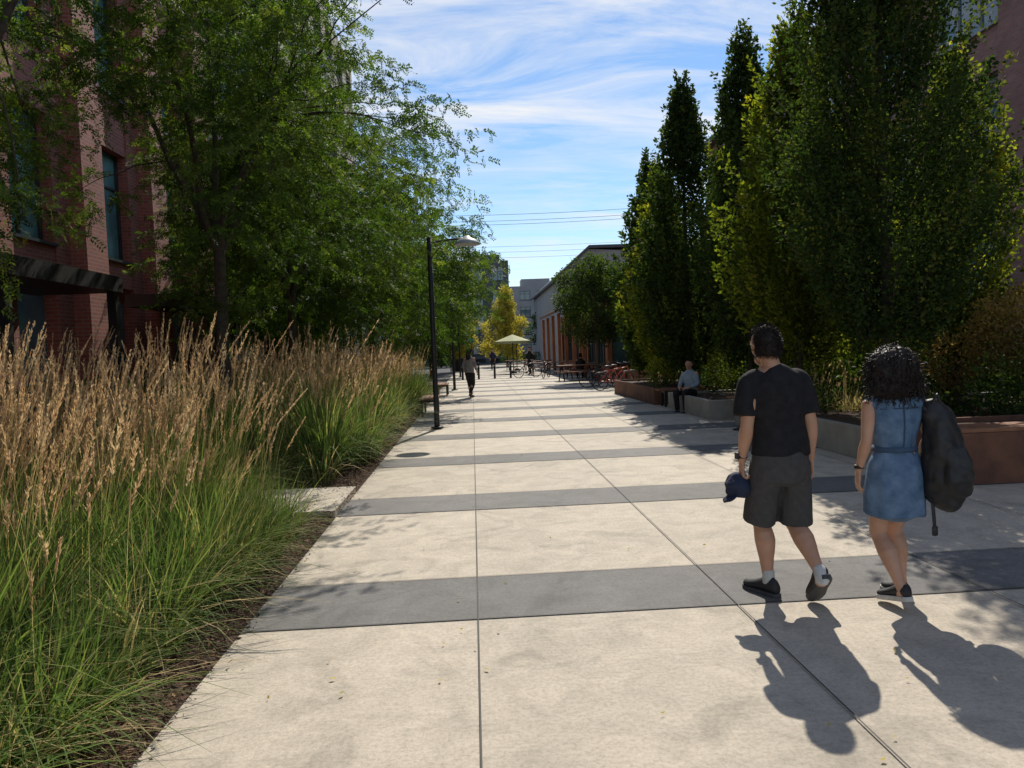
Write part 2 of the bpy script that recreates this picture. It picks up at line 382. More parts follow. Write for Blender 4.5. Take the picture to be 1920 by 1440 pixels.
def cutB(c):
    ok=c[0]< -1.35-(c[2]-4.6)*.45 if c[2]>4.4 else c[0]<-.9
    return ok and (c[0]/c[1]>-.38 or rng.random()<.28)
exB=[(-.95,9.7,4.75,.38),(-.55,9.6,4.55,.32),(-.3,9.5,4.3,.28),(-1.3,9.6,5.0,.42),(-1.2,9.3,6.3,.3),(-.8,9.3,6.35,.25),(-.45,9.2,6.2,.2),(-1.3,10.6,4.2,.5),(-.9,10.9,3.8,.45),(-1.6,9.2,6.8,.4),(-1.8,10.8,3.5,.6),(-1.9,10.2,5.7,.6),(-2.2,10.2,6.3,.6),(-2.2,10.2,4.6,.6),(-.35,10.8,4.0,.3),(-3.6,9.6,6.6,.6),(-4.4,10.0,5.6,.5),(-2.9,9.4,6.9,.6)]
locust((-4.9,7.0),2.8,2.5,7.6,1350,.045,[(-4.4,7.2,5.2,.6),(-3.8,7.0,5.9,.6),(-5.4,8.4,4.4,.6),(-4.9,8.0,3.5,.5)],ncl=50,cut=cutA)
locust((-3.9,12.0),3.1,2.2,8.4,2150,.047,exB,ncl=60,cut=cutB)
locust((-4.0,17.0),3.4,1.9,7.3,1450,.06,[(-1.6,16.5,4.8,.7),(-1.5,16.2,3.9,.7)],ncl=56,tl=.5,cut=lambda c:c[0]<-1.1 and c[0]/c[1]>-.36)
locust((-3.8,21.5),3.6,1.6,6.9,1050,.078,[(-.4,20.5,4.6,.6),(-.2,21,3.9,.6),(-.7,20.6,3.2,.7),(-.8,20.6,2.6,.6),(-.5,21.5,5.2,.6)],ncl=48,tl=.6,per=7)
locust((-3.7,28),3.7,1.3,6.8,750,.10,[(-.2,27.5,4.4,.7),(-.2,27.5,3.4,.7)],ncl=44,tl=.8,per=7,cut=lambda c:c[0]<-.5)
locust((-3.5,36),3.4,1.3,7.2,520,.13,ncl=36,tl=.9,per=6)
locust((-7.0,26),2.6,.8,5.0,400,.10,ncl=26,tl=.6,per=6)
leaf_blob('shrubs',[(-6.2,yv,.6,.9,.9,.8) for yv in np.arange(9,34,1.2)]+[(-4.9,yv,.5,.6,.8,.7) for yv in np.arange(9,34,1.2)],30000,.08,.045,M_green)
# ---------------------------------------------------------------- hornbeams
def hornbeam(loc,R,zb,zt,nsh,nl,L,mat,lean=0,zg=.35):
    x0,y0=loc; e=empty('hornbeam_tree'); mb=MB()
    mb.add(*tube([(x0,y0,zg-.1),(x0+.02,y0,zb+.3),(x0+lean*.5,y0,(zb+zt)/2),(x0+lean,y0,zt-.6)],[.085,.07,.05,.015],n=9,sub=3))
    H=zt-zb
    def prof(t): return R*np.interp(t,[0,.07,.2,.38,.58,.78,.92,1],[.38,.74,.98,1,.80,.50,.24,.06])
    parts=[]
    t=rng.random(nsh)**.95; az=rng.random(nsh)*2*math.pi
    z=zb+t*H; lob=1+.15*np.sin(az*3+z*1.9+x0)+.11*np.sin(az*5-z*2.7)
    rr=prof(t)*lob*rng.uniform(.62,1.0,nsh)
    tipx=x0+lean*t+np.cos(az)*rr; tipy=y0+np.sin(az)*rr
    tip=np.stack([tipx,tipy,z+rng.uniform(.05,.3,nsh)],1)
    st=np.stack([x0+lean*t+np.cos(az)*rr*.35,y0+np.sin(az)*rr*.35,np.maximum(zb-.1,z-rng.uniform(.5,.95,nsh)*np.minimum(1,rr+.3))],1)
    ext=rng.random(nsh)<.45; dirn=nrm(tip-st); tip=tip+np.where(ext,rng.uniform(.15,.65,nsh),0)[:,None]*nrm(dirn*np.array((.4,.4,1.4)))
    for i in range(0,nsh,5): mb.add(*tube([st[i],(st[i]*.45+tip[i]*.55)+np.array((0,0,-.05)),tip[i]],[.012,.008,.003],n=4,sub=1))
    u=1-rng.random((nsh,nl))**1.25*.95; u=u[...,None]
    mid=(st+tip)/2+np.stack([np.cos(az)*.1,np.sin(az)*.1,-.08*np.ones(nsh)],1)
    C=(1-u)**2*st[:,None]+2*u*(1-u)*mid[:,None]+u**2*tip[:,None]
    fan=rng.normal(0,1,(nsh,nl,3))*(.11*(1.15-u)+.010)
    side=nrm(np.cross(dirn,rdir(nsh)))
    k=nsh*nl; sg=np.where(rng.random((nsh,nl,1))<.5,1,-1)
    D=nrm(dirn[:,None]*.8+side[:,None]*sg*.8+rng.normal(0,.35,(nsh,nl,3))+np.array((0,0,-.15)))
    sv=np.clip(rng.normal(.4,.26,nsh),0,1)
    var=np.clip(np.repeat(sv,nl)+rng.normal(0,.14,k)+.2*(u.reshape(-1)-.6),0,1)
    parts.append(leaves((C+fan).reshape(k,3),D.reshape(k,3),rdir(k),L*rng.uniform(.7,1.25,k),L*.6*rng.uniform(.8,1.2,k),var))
    mb.obj('trunk_and_branches',M_bark,e,smooth=True); leaf_obj('foliage',parts,mat,e)
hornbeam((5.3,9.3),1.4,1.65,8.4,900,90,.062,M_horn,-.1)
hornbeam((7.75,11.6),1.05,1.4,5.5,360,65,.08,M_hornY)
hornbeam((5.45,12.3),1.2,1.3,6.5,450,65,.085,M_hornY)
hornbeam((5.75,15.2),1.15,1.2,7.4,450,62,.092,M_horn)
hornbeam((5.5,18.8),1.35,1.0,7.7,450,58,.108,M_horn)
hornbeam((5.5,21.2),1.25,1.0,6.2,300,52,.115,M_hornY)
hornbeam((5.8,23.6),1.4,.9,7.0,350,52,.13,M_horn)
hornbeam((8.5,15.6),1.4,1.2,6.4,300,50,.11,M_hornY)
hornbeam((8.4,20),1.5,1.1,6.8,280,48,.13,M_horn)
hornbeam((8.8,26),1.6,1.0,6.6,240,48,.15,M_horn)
# ---------------------------------------------------------------- right planters
def planter(name,x0,x1,y0,y1,h,mat,t=.12,soil=True,cap=None):
    e=empty(name); m=MB(); m.box((x0,y0,0),(x1,y0+t,h)); m.box((x0,y1-t,0),(x1,y1,h)); m.box((x0,y0+t,0),(x0+t,y1-t,h)); m.box((x1-t,y0+t,0),(x1,y1-t,h))
    m.obj('walls',mat,e,bevel=.008)
    if soil:
        s=MB(); s.box((x0+t,y0+t,-.02),(x1-t,y1-t,h-.06)); s.obj('soil',M_mulch,e)
    if cap:
        s=MB()
        for k in range(4): s.box((x0-.03,y0+.02+k*.115,h+.003),(x1,y0+.12+k*.115,h+.045))
        s.obj('seat_slats',cap,e,bevel=.004)
    return e
planter('steel_planter',5.05,9.5,7.5,9.0,.54,M_corten,.05,cap=M_wood)
planter('concrete_planter',4.95,12.9,9.1,14.0,.42,M_curb)
planter('concrete_planter',4.78,12.9,15.0,18.2,.40,M_curb)
planter('steel_planter',4.7,12.9,19.3,24.8,.45,M_corten,.05)
planter('wooden_planter',6.9,8.0,27.0,28.4,.5,M_wood,.08)
planter('wooden_planter',6.7,7.9,31.0,32.4,.5,M_wood,.08)
leaf_blob('planter_plants',[(7.4,27.7,.8,.5,.6,.45),(7.3,31.7,.8,.5,.6,.45)],3000,.09,.05,M_yelbush)
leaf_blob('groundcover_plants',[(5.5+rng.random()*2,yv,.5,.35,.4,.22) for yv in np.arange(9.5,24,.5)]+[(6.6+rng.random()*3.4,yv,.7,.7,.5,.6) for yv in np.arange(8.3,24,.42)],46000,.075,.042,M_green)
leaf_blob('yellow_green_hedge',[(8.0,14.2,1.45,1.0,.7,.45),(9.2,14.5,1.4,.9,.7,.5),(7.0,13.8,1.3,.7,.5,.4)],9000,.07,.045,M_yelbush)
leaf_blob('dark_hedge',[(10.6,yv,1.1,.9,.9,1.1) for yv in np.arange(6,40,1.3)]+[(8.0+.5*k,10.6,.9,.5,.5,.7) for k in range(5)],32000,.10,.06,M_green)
leaf_blob('yellow_green_shrub',[(5.1,20.0,.85,.4,.4,.45),(6.1,18.0,.95,.4,.4,.45)],3200,.06,.03,M_yelbush)
leaf_blob('autumn_shrub',[(7.3,9.9,1.55,.5,.5,.5),(8.0,10.4,1.7,.6,.5,.6),(6.9,10.4,1.2,.4,.4,.4)],6000,.06,.033,M_autumn)
cl=[(x+rng.normal(0,.08),yv+rng.normal(0,.08),.8,1) for x in (6.2,6.8,7.4) for yv in (12.2,12.8,13.3)]
grass_bed('brown_fountain_grass',cl,170,.7,14,.95,14,wid=.012,zf=.33,dry=.9,sl=.04,sw=.008)
def bench(name,x,y,l,rz=0,h=.45):
    e=empty(name,(x,y,0),rz); m=MB()
    for k in range(4): m.box((-l/2,-.22+k*.115,h-.04),(l/2,-.12+k*.115,h))
    m.obj('seat',M_wood,e,bevel=.004); s=MB()
    for sx in (-l/2+.15,l/2-.2): 
        s.box((sx,-.2,0),(sx+.05,-.15,h-.043)); s.box((sx,.15,0),(sx+.05,.2,h-.043)); s.box((sx+.003,-.147,h-.1),(sx+.047,.147,h-.045))
    s.obj('legs',M_steel,e)
bench('wooden_bench',5.6,14.5,1.1,0,.5)
bench('wooden_bench',5.15,18.8,1.0)
bench('wooden_bench',-1.15,19.5,1.6,1.57); bench('wooden_bench',-1.15,27.5,1.6,1.57)
def picnic(x,y,rz=0):
    e=empty('picnic_table',(x,y,0),rz); m=MB()
    for k in range(5): m.box((-.9,-.37+k*.15,.71),(.9,-.23+k*.15,.75))
    m.obj('table_top',M_wood,e); m=MB()
    for s in (-1,1):
        for k in range(2): m.box((-.9,s*.68-.13+k*.135,.42),(.9,s*.68-.01+k*.135,.46))
    m.obj('seats',M_wood,e); m=MB()
    for sx in (-.7,.65):
        m.add(*tube([(sx,-.6,0),(sx,-.15,.70)],[.03,.03],n=6,sub=1)); m.add(*tube([(sx,.6,0),(sx,.15,.70)],[.03,.03],n=6,sub=1)); m.add(*tube([(sx,-.75,.40),(sx,.75,.40)],[.03,.03],n=6,sub=1))
    m.obj('legs',M_steel,e)
for q in ((5.6,38,.1),(4.3,45,0),(6.0,44,.2),(4.6,52,0),(3.4,58,.1),(6.2,34.5,1.5),(4.9,35.5,.1)): picnic(*q)
# ---------------------------------------------------------------- lamps
def lamp(x,y,h=3.97):
    e=empty('street_lamp',(x,y,0)); m=MB()
    m.add(*tube([(0,0,.02),(0,0,.05)],[.13,.13],n=16,sub=1,cap=.05)); m.add(*tube([(0,0,.05),(0,0,.5),(0,0,h)],[.062,.055,.05],n=14,sub=2,cap=.1))
    m.add(*tube([(-.02,0,h-.12),(.35,0,h-.06),(.72,0,h-.04)],[.022,.02,.02],n=8,sub=3)); m.add(*tube([(0,0,h-.45),(.3,0,h-.1)],[.012,.012],n=6,sub=1))
    m.obj('pole',M_steel,e,smooth=True)
    d=MB(); pr=[(.0,.03),(.05,.03),(.09,-.01),(.19,-.05),(.265,-.12),(.275,-.15),(.25,-.15),(.1,-.13),(0,-.13)]
    V=[];F=[];n=24
    for r,z in pr:
        for k in range(n): a=2*math.pi*k/n; V.append((.78+max(r,.001)*math.cos(a),max(r,.001)*math.sin(a),h-.02+z))
    for a in range(len(pr)-1):
        for k in range(n): F.append((a*n+k,a*n+(k+1)%n,(a+1)*n+(k+1)%n,(a+1)*n+k))
    d.add(V,F); d.obj('shade',M_frame,e,smooth=True)
for yy in (15.6,31,46): lamp(-.8,yy)
# ---------------------------------------------------------------- buildings
def facade(parent,axis,c,out,u0,u1,z0,z1,flo,bay,pier,spand,depth,mw,mg,mf,thick=.6,mull=1,trans=True,base=0):
    W=MB();G=MB();Fm=MB()
    def bx(mb,a0,a1,b0,b1,d0,d1):
        lo,hi=sorted((c+out*d0,c+out*d1))
        if axis=='y': mb.box((lo,a0,b0),(hi,a1,b1))
        else: mb.box((a0,lo,b0),(a1,hi,b1))
    n=max(1,round((u1-u0)/bay)); bw=(u1-u0)/n; nf=max(1,round((z1-z0)/flo)); fh=(z1-z0)/nf
    for i in range(n+1):
        a=u0+i*bw; bx(W,max(u0,a-pier/2),min(u1,a+pier/2),base,z1,-thick,0)
    for f in range(nf+1):
        zz=z0+f*fh; lo=zz-spand*.5; hi=zz+spand*.5
        if f==0: lo=z0
        if f==nf: hi=z1-.002; lo=zz-spand*.7
        for i in range(n): bx(W,u0+i*bw+pier/2,u0+(i+1)*bw-pier/2,lo,hi,-thick,-.035)
    bx(G,u0+.1,u1-.1,z0+.05,z1-.05,-thick*.95,-depth)
    for f in range(nf):
        lo=z0+f*fh+spand*.5; hi=z0+(f+1)*fh-(spand*.7 if f==nf-1 else spand*.5)
        for i in range(n):
            a0=u0+i*bw+pier/2; a1=u0+(i+1)*bw-pier/2; t=.06
            bx(Fm,a0,a1,lo,lo+t,-depth,-depth+.07); bx(Fm,a0,a1,hi-t,hi,-depth,-depth+.07)
            bx(Fm,a0,a0+t,lo+t,hi-t,-depth,-depth+.068); bx(Fm,a1-t,a1,lo+t,hi-t,-depth,-depth+.068)
            for k in range(1,mull+1):
                mm=a0+(a1-a0)*k/(mull+1); bx(Fm,mm-.03,mm+.03,lo+t,hi-t,-depth,-depth+.06)
            if trans:
                zz=lo+(hi-lo)*.68; bx(Fm,a0+t,a1-t,zz-.025,zz+.025,-depth,-depth+.05)
            bx(Fm,a0,a1,lo-.06,lo-.001,-depth,.05)
    W.obj('walls',mw,parent); G.obj('windows',mg,parent); Fm.obj('window_frames',mf,parent)
e=empty('red_brick_building')
facade(e,'y',-8.2,1,-4,23.2,3.4,15,3.5,3.4,1.9,1.3,.3,M_brickr,M_tglass,M_dframe,base=0)
m=MB(); m.box((-20,-4,0),(-8.82,23.2,15)); m.box((-20,23.2,0),(-8.2,23.5,15.1))
for i in range(9):
    a=-4+i*3.4; m.box((-8.199,a-.45,0),(-7.85,a+.45,14.8))
m.obj('core_and_piers',M_brickr,e)
m=MB()
for yy in np.arange(-3,23,3.4): m.box((-8.8,yy,0),(-8.5,yy+2.0,3.1))
m.obj('shopfront_glass',M_glass,e)
m=MB()
for yy in (7.5,17.5):
    m.box((-7.84,yy,2.9),(-6.3,yy+6.5,3.18)); 
    for k in (0,3.1,6.3): m.box((-6.5,yy+k,0),(-6.35,yy+k+.15,2.898))
m.obj('steel_canopy',M_steel,e)
e=empty('tan_brick_building')
facade(e,'x',34,-1,-18,-8,1.5,22.5,3.5,3.3,1.2,1.3,.2,M_brickt,M_glass,M_dframe,mull=2,base=0)
facade(e,'y',-8,1,34.6,56,1.5,22.5,3.5,3.5,1.4,1.3,.2,M_brickt,M_glass,M_dframe,base=0)
m=MB(); m.box((-18,34.62,0),(-8.62,56,22.4)); m.obj('core',M_brickt,e)
m=MB()
for z in (8.5,12,15.5): m.box((-7.99,37,z),(-7.0,40,z+.12)); m.box((-7.05,37,z+.12),(-7.0,40,z+1.1))
m.obj('balconies',M_dframe,e)
e=empty('brown_brick_building')
facade(e,'y',14,-1,-6,43,2.0,12.6,3.5,4.2,1.3,1.25,.22,M_brickr2,M_glass,M_frame,mull=2,base=0)
m=MB(); m.box((14.62,-6,0),(30,43,12.5)); m.obj('core',M_brickr2,e)
m=MB(); m.box((13.5,-6,12.605),(30,43.4,12.85)); m.obj('roof_edge',M_dframe,e)
e=empty('market_pavilion')
facade(e,'y',7.2,-1,40,60,.3,4.0,3.7,3.3,.5,.5,.15,M_orange,M_glass,M_dframe,mull=2,base=0,thick=.4)
facade(e,'x',39.6,-1,7.2,14,.3,4.0,3.7,3.3,.5,.5,.15,M_orange,M_glass,M_dframe,mull=2,base=0,thick=.4)
m=MB(); m.add([(5.6,38.6,3.9),(5.6,61,3.9),(11,61,6.4),(11,38.6,6.4),(5.6,38.6,4.1),(5.6,61,4.1),(11,61,6.6),(11,38.6,6.6)],[(0,3,2,1),(4,5,6,7),(0,1,5,4),(1,2,6,5),(2,3,7,6),(3,0,4,7)])
m.box((11.01,38.6,3.9),(14,61,6.5)); m.obj('roof',M_corten,e)
m=MB()
for yy in np.arange(39,61,3.6): m.box((5.75,yy,0),(5.95,yy+.2,3.88))
m.obj('posts',M_orange,e)
e=empty('gabled_roof_building')
m=MB(); V=[(7.6,66,0),(15.5,66,0),(15.5,66,9.9),(10.6,66,10.2),(7.6,66,7.6)]; V2=[(a,90,c) for a,b_,c in V]
m.add(V+V2,[(0,1,2,3,4),(9,8,7,6,5),(0,4,9,5),(4,3,8,9),(3,2,7,8),(2,1,6,7)]); m.obj('walls',M_lgrey,e)
m=MB()
for k in range(3):
    for z in (4.6,): m.box((9.2+k*2,65.93,z),(10.2+k*2,65.998,z+1.5))
m.obj('windows',M_glass,e)
m=MB(); m.add([(7.3,65.6,7.35),(10.6,65.6,10.25),(10.6,90.5,10.25),(7.3,90.5,7.35),(7.3,65.6,7.6),(10.6,65.6,10.5),(10.6,90.5,10.5),(7.3,90.5,7.6)],[(3,2,1,0),(4,5,6,7),(0,1,5,4),(2,3,7,6),(0,4,7,3)]); m.box((10.61,65.6,10.25),(16,90.5,10.5)); m.obj('roof',M_grey,e)
e=empty('grey_office_building')
facade(e,'x',96,-1,-6,5.0,.5,13.0,3.1,2.6,1.2,1.2,.2,M_grey,M_glass,M_dframe,base=0)
facade(e,'y',5.0,1,96.6,120,.5,13.0,3.1,2.6,1.2,1.2,.2,M_grey,M_glass,M_dframe,base=0)
m=MB(); m.box((-6,96.62,0),(4.38,120,12.9)); m.box((.5,98,12.9),(4,104,14.0)); m.obj('core',M_grey,e)
e=empty('low_rise_building')
facade(e,'x',130,-1,5,26,.5,12.5,3.0,3.2,1.2,1.2,.2,M_lgrey,M_glass,M_dframe,base=0)
m=MB(); m.box((5,130.62,0),(26,150,12.4)); m.box((9,131,12.5),(14,135,13.8)); m.obj('core',M_lgrey,e)
e=empty('distant_apartment_building')
facade(e,'x',160,-1,-60,2,.5,15,3.2,4,1.6,1.3,.2,M_brickt,M_glass,M_dframe,base=0)
m=MB(); m.box((-60,160.62,0),(2,180,14.9)); m.obj('core',M_brickt,e)
def smalltree(name,x,y,z0,z1,r,n,L,mat,cone=False):
    e=empty(name); mb=MB(); mb.add(*tube([(x,y,-.02),(x+.05,y,z0),(x,y,(z0+z1)/2)],[.12,.09,.04],n=8,sub=2))
    bl=[]
    for k in range(42):
        t=(k+rng.random())/42; rr=r*(min(1,(1-t)*1.15+.08)*(1 if t>.15 else .75) if cone else math.sin(math.pi*(.12+.8*t))); a=k*2.4; q=rr*(.35+.75*rng.random())
        c=(x+q*math.cos(a),y+q*math.sin(a),z0+t*(z1-z0)); s=r*rng.uniform(.18,.34)*(1 if t<.8 else .7); bl.append((*c,s,s,s*.9)); limb(mb,(x,y,z0*.7+c[2]*.3),c,.03,.01,0,n=4,k=3)
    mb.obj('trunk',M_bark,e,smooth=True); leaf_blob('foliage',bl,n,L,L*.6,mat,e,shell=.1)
smalltree('yellow_tree',3.3,72,1.2,7.4,2.4,12000,.2,M_yel,True)
smalltree('green_tree',5.7,34,2.0,5.6,2.0,15000,.13,M_green)
smalltree('green_tree',7.5,36,2.3,5.6,2.0,11000,.13,M_green)
smalltree('yellow_tree',-1.5,60,1.4,6.2,1.9,9000,.2,M_yel)
smalltree('green_tree',-2.6,46,1.4,7.0,2.6,13000,.17,M_green)
smalltree('green_tree',-2.9,54,1.4,7.5,2.4,11000,.2,M_green)
smalltree('green_tree',-3.4,80,1.6,7.5,2.6,7000,.25,M_green)
smalltree('green_tree',9,88,1.6,6.5,2.2,6000,.25,M_green)
leaf_blob('hedge',[(x,79.5,.6,.9,.6,.7) for x in np.arange(-6,-1.5,1.2)]+[(x,84,.6,.9,.6,.6) for x in np.arange(4,14,1.2)],7000,.16,.1,M_green)
def wires(name,y,zs,x0,x1,sag):
    m=MB()
    for z in zs:
        m.add(*tube([(x0+(x1-x0)*t,y,z-sag*4*t*(1-t)) for t in np.linspace(0,1,9)],[.014]*9,n=4,sub=2))
    e=empty(name); m.obj('cables',M_steel,e)
    m=MB()
    for x in (x0,x1): m.add(*tube([(x,y,0),(x,y,max(zs)+.6)],[.16,.11],n=8,sub=1)); m.box((x-1,y-.16,max(zs)+.05),(x+1,y-.11,max(zs)+.17))
    m.obj('poles',M_bark,e)
wires('power_lines',62,(13.6,13.1,12.8),-22,26,.9)
wires('power_lines',95,(15.6,14.9,14.2),-26,40,1.0)
def umbrella(x,y,r=1.2,col=(.62,.60,.38)):
    e=empty('patio_umbrella',(x,y,0)); m=MB(); m.add(*tube([(0,0,0),(0,0,2.55)],[.03,.03],n=8,sub=1)); m.add(*tube([(0,0,0),(0,0,.08)],[.25,.22],n=12,sub=1)); m.obj('pole',M_steel,e)
    c=MB(); V=[(0,0,2.6)]; F=[]
    for k in range(16):
        a=2*math.pi*k/16; rr=r*(1 if k%2==0 else .95); V.append((rr*math.cos(a),rr*math.sin(a),2.15)); 
    for k in range(16): V.append((V[1+k][0],V[1+k][1],2.02))
    for k in range(16): F.append((0,1+k,1+(k+1)%16)); F.append((1+k,17+k,17+(k+1)%16,1+(k+1)%16))
    c.add(V,F); c.obj('canopy',simple('umbrella_cloth',col,rough=.8),e)
umbrella(2.7,50,1.2,(.46,.47,.24)); umbrella(3.3,56,1.1,(.46,.46,.30))
def bollard(x,y):
    e=empty('bollard',(x,y,0)); m=MB(); m.add(*tube([(0,0,0),(0,0,.85),(0,0,.9)],[.06,.06,.05],n=10,sub=1)); m.obj('post',M_steel,e,smooth=True); m=MB(); m.add(*tube([(0,0,.7),(0,0,.76)],[.064,.064],n=10,sub=1,cap=0.01)); m.obj('band',M_frame,e)
for x in (.3,1.2,2.1,-.6): bollard(x,42)
e=empty('kiosk',(-.9,60,0)); m=MB(); m.box((-1,-.6,2.3),(1,.6,2.6)); m.obj('awning',simple('teal_paint',(.05,.28,.22)),e); m=MB()
for a in (-.9,.84):
    for b_ in (-.5,.44): m.box((a,b_,0),(a+.06,b_+.06,2.298))
m.box((-.8,.1,0),(.8,.3,1.0)); m.obj('frame',M_steel,e)
def bicycle(x,y,rz,col):
    e=empty('bicycle',(x,y,0),rz); fr=MB(); w=MB(); R=.34
    for cx in (-.52,.52):
        V=[];F=[];n=28;k=6
        for i in range(n):
            a=2*math.pi*i/n
            for q in range(k):
                b2=2*math.pi*q/k; rr=R-.02+.02*math.cos(b2); V.append((cx+rr*math.cos(a),.02*math.sin(b2),R+rr*math.sin(a)))
        for i in range(n):
            for q in range(k): F.append((i*k+q,i*k+(q+1)%k,((i+1)%n)*k+(q+1)%k,((i+1)%n)*k+q))
        w.add(V,F)
        for i in range(12):
            a=2*math.pi*i/12; w.add(*tube([(cx,0,R),(cx+.32*math.cos(a),0,R+.32*math.sin(a))],[.003,.003],n=3,sub=1))
    def t(a,b2,r=.02): fr.add(*tube([a,b2],[r,r],n=7,sub=1))
    t((-.52,0,R),(-.05,0,.28));t((-.05,0,.28),(-.17,0,.78));t((-.52,0,R),(-.15,0,.7));t((-.05,0,.28),(.36,0,.68));t((-.15,0,.7),(.34,0,.8));t((.33,0,.86),(.52,0,R))
    fr.obj('frame',simple('bike_paint',col,rough=.3),e,smooth=True)
    h=MB(); h.add(*tube([(.30,-.26,.98),(.34,-.1,.95),(.34,.1,.95),(.30,.26,.98)],[.014]*4,n=6,sub=2)); h.add(*tube([(.33,0,.84),(.34,0,.95)],[.014]*2,n=6,sub=1)); h.add(*tube([(-.32,0,.86),(-.2,0,.88),(-.06,0,.86)],[(.07,.025),(.05,.025),(.02,.02)],hint=(0,1,0),n=8,sub=2)); h.add(*tube([(-.17,0,.78),(-.19,0,.86)],[.013]*2,n=6,sub=1))
    h.add(*tube([(-.05,-.09,.28),(-.05,.09,.28)],[.05,.05],n=10,sub=1)); h.obj('handlebar_saddle_pedals',M_steel,e,smooth=True); w.obj('wheels',M_steel,e)
bicycle(5.0,26.6,.30,(.5,.06,.03)); bicycle(5.4,27.5,.2,(.50,.14,.04)); bicycle(4.9,28.6,-.2,(.05,.05,.06)); bicycle(5.4,29.8,.25,(.45,.05,.03)); bicycle(3.9,40,1.2,(.05,.05,.05)); bicycle(3.0,41.5,.3,(.04,.04,.05))
# ---------------------------------------------------------------- people
M_skin=simple('skin_tan',(.52,.29,.19),(.46,.25,.16),12,.5,spec=.4,bump=.05,bscale=120)
M_skinw=simple('skin_light_tan',(.56,.32,.215),(.49,.27,.175),12,.5,spec=.4,bump=.05,bscale=120)
M_black=simple('black_cotton',(.014,.014,.016),(.022,.022,.025),20,.85,bump=.3,bscale=30,spec=.2)
M_short=simple('charcoal_cloth',(.075,.072,.072),(.058,.056,.056),25,.9,bump=.35,bscale=40,spec=.2)
M_denim=simple('denim',(.07,.13,.22),(.16,.24,.36),9,.85,bump=.35,bscale=70,spec=.2)
M_hair=simple('dark_hair',(.016,.012,.010),(.028,.021,.017),60,.55,spec=.3)
M_shoe=simple('black_shoe',(.02,.02,.022),(.03,.03,.032),30,.6)
M_soleg=simple('shoe_sole_grey',(.07,.07,.075),(.045,.045,.045),30,.7)
M_solew=simple('shoe_sole_white',(.55,.54,.5),(.42,.42,.4),30,.7)
M_sock=simple('white_sock',(.6,.6,.58),None,30,.9)
M_nylon=simple('backpack_nylon',(.014,.014,.015),(.026,.026,.028),14,.5,bump=.6,bscale=14)
M_navy=simple('navy_cloth',(.018,.026,.055),(.024,.034,.07),20,.85,bump=.3)
M_eye=simple('eye_white',(.6,.58,.55),rough=.3); 
def remesh(mb,name,mat,parent,vox=.006,smooth=3,wr=0,ws=9,stretch=(1,1,1)):
    o=mb.obj(name,mat,parent)
    r=o.modifiers.new('r','REMESH'); r.mode='VOXEL'; r.voxel_size=vox
    s=o.modifiers.new('s','SMOOTH'); s.factor=.5; s.iterations=smooth
    dg=bpy.context.evaluated_depsgraph_get(); me=bpy.data.meshes.new_from_object(o.evaluated_get(dg))
    o.modifiers.clear(); o.data=me
    me.materials.clear(); me.materials.append(mat)
    n=len(me.vertices); me.polygons.foreach_set('use_smooth',np.ones(len(me.polygons),dtype=bool)); me.polygons.foreach_set('material_index',np.zeros(len(me.polygons),dtype=np.int32))
    if wr:
        co=np.zeros(n*3,dtype=np.float32); me.vertices.foreach_get('co',co); co=co.reshape(-1,3)
        no=np.zeros(n*3,dtype=np.float32); me.vertex_normals.foreach_get('vector',no); no=no.reshape(-1,3)
        d=np.array([mnoise.noise(Vector((p[0]*stretch[0],p[1]*stretch[1],p[2]*stretch[2]))*ws)+.5*mnoise.noise(Vector((p[2]*stretch[2],p[0]*stretch[0],p[1]*stretch[1]))*ws*2.1+Vector((5,3,1))) for p in co.tolist()])
        co+=no*(d*wr)[:,None]; me.vertices.foreach_set('co',co.ravel())
    me.update(); return o
A3=lambda *p:np.array(p,float)
def hand(mb,w,d,side,palmn,s=1.0,curl=.35,spread=.1):
    d=A3(*d);d/=np.linalg.norm(d); side=A3(*side); side-=d*np.dot(side,d); side/=np.linalg.norm(side); pn=np.cross(d,side)
    if np.dot(pn,palmn)<0: pn=-pn
    w=A3(*w)
    mb.add(*tube([w-d*.01*s,w+d*.03*s,w+d*.065*s,w+d*.088*s],[(.026*s,.018*s),(.036*s,.016*s),(.041*s,.014*s),(.037*s,.011*s)],hint=side,n=12,sub=2))
    for k,(off,L) in enumerate(((.029,.068),(.0095,.078),(-.0105,.072),(-.029,.056))):
        b=w+d*.082*s+side*off*s; pts=[b]; a=0; L*=s
        dd=d+side*off*spread*20*.2
        for seg,fr in enumerate((.45,.32,.25)):
            a+=curl*(1+.15*k)*(1 if seg else .6)
            b=b+(dd*math.cos(a)+pn*math.sin(a))*L*fr; pts.append(b)
        mb.add(*tube(pts,[.0095*s,.0088*s,.008*s,.0068*s],hint=side,n=8,sub=2,cap=.9))
    b=w+d*.022*s+side*.024*s
    mb.add(*tube([b,b+(d*.5+side*.65+pn*.25)*.035*s,b+(d*.85+side*.65+pn*.45)*.058*s,b+(d*1.25+side*.6+pn*.6)*.075*s],[.014*s,.0115*s,.0105*s,.008*s],hint=pn,n=8,sub=2,cap=.9))
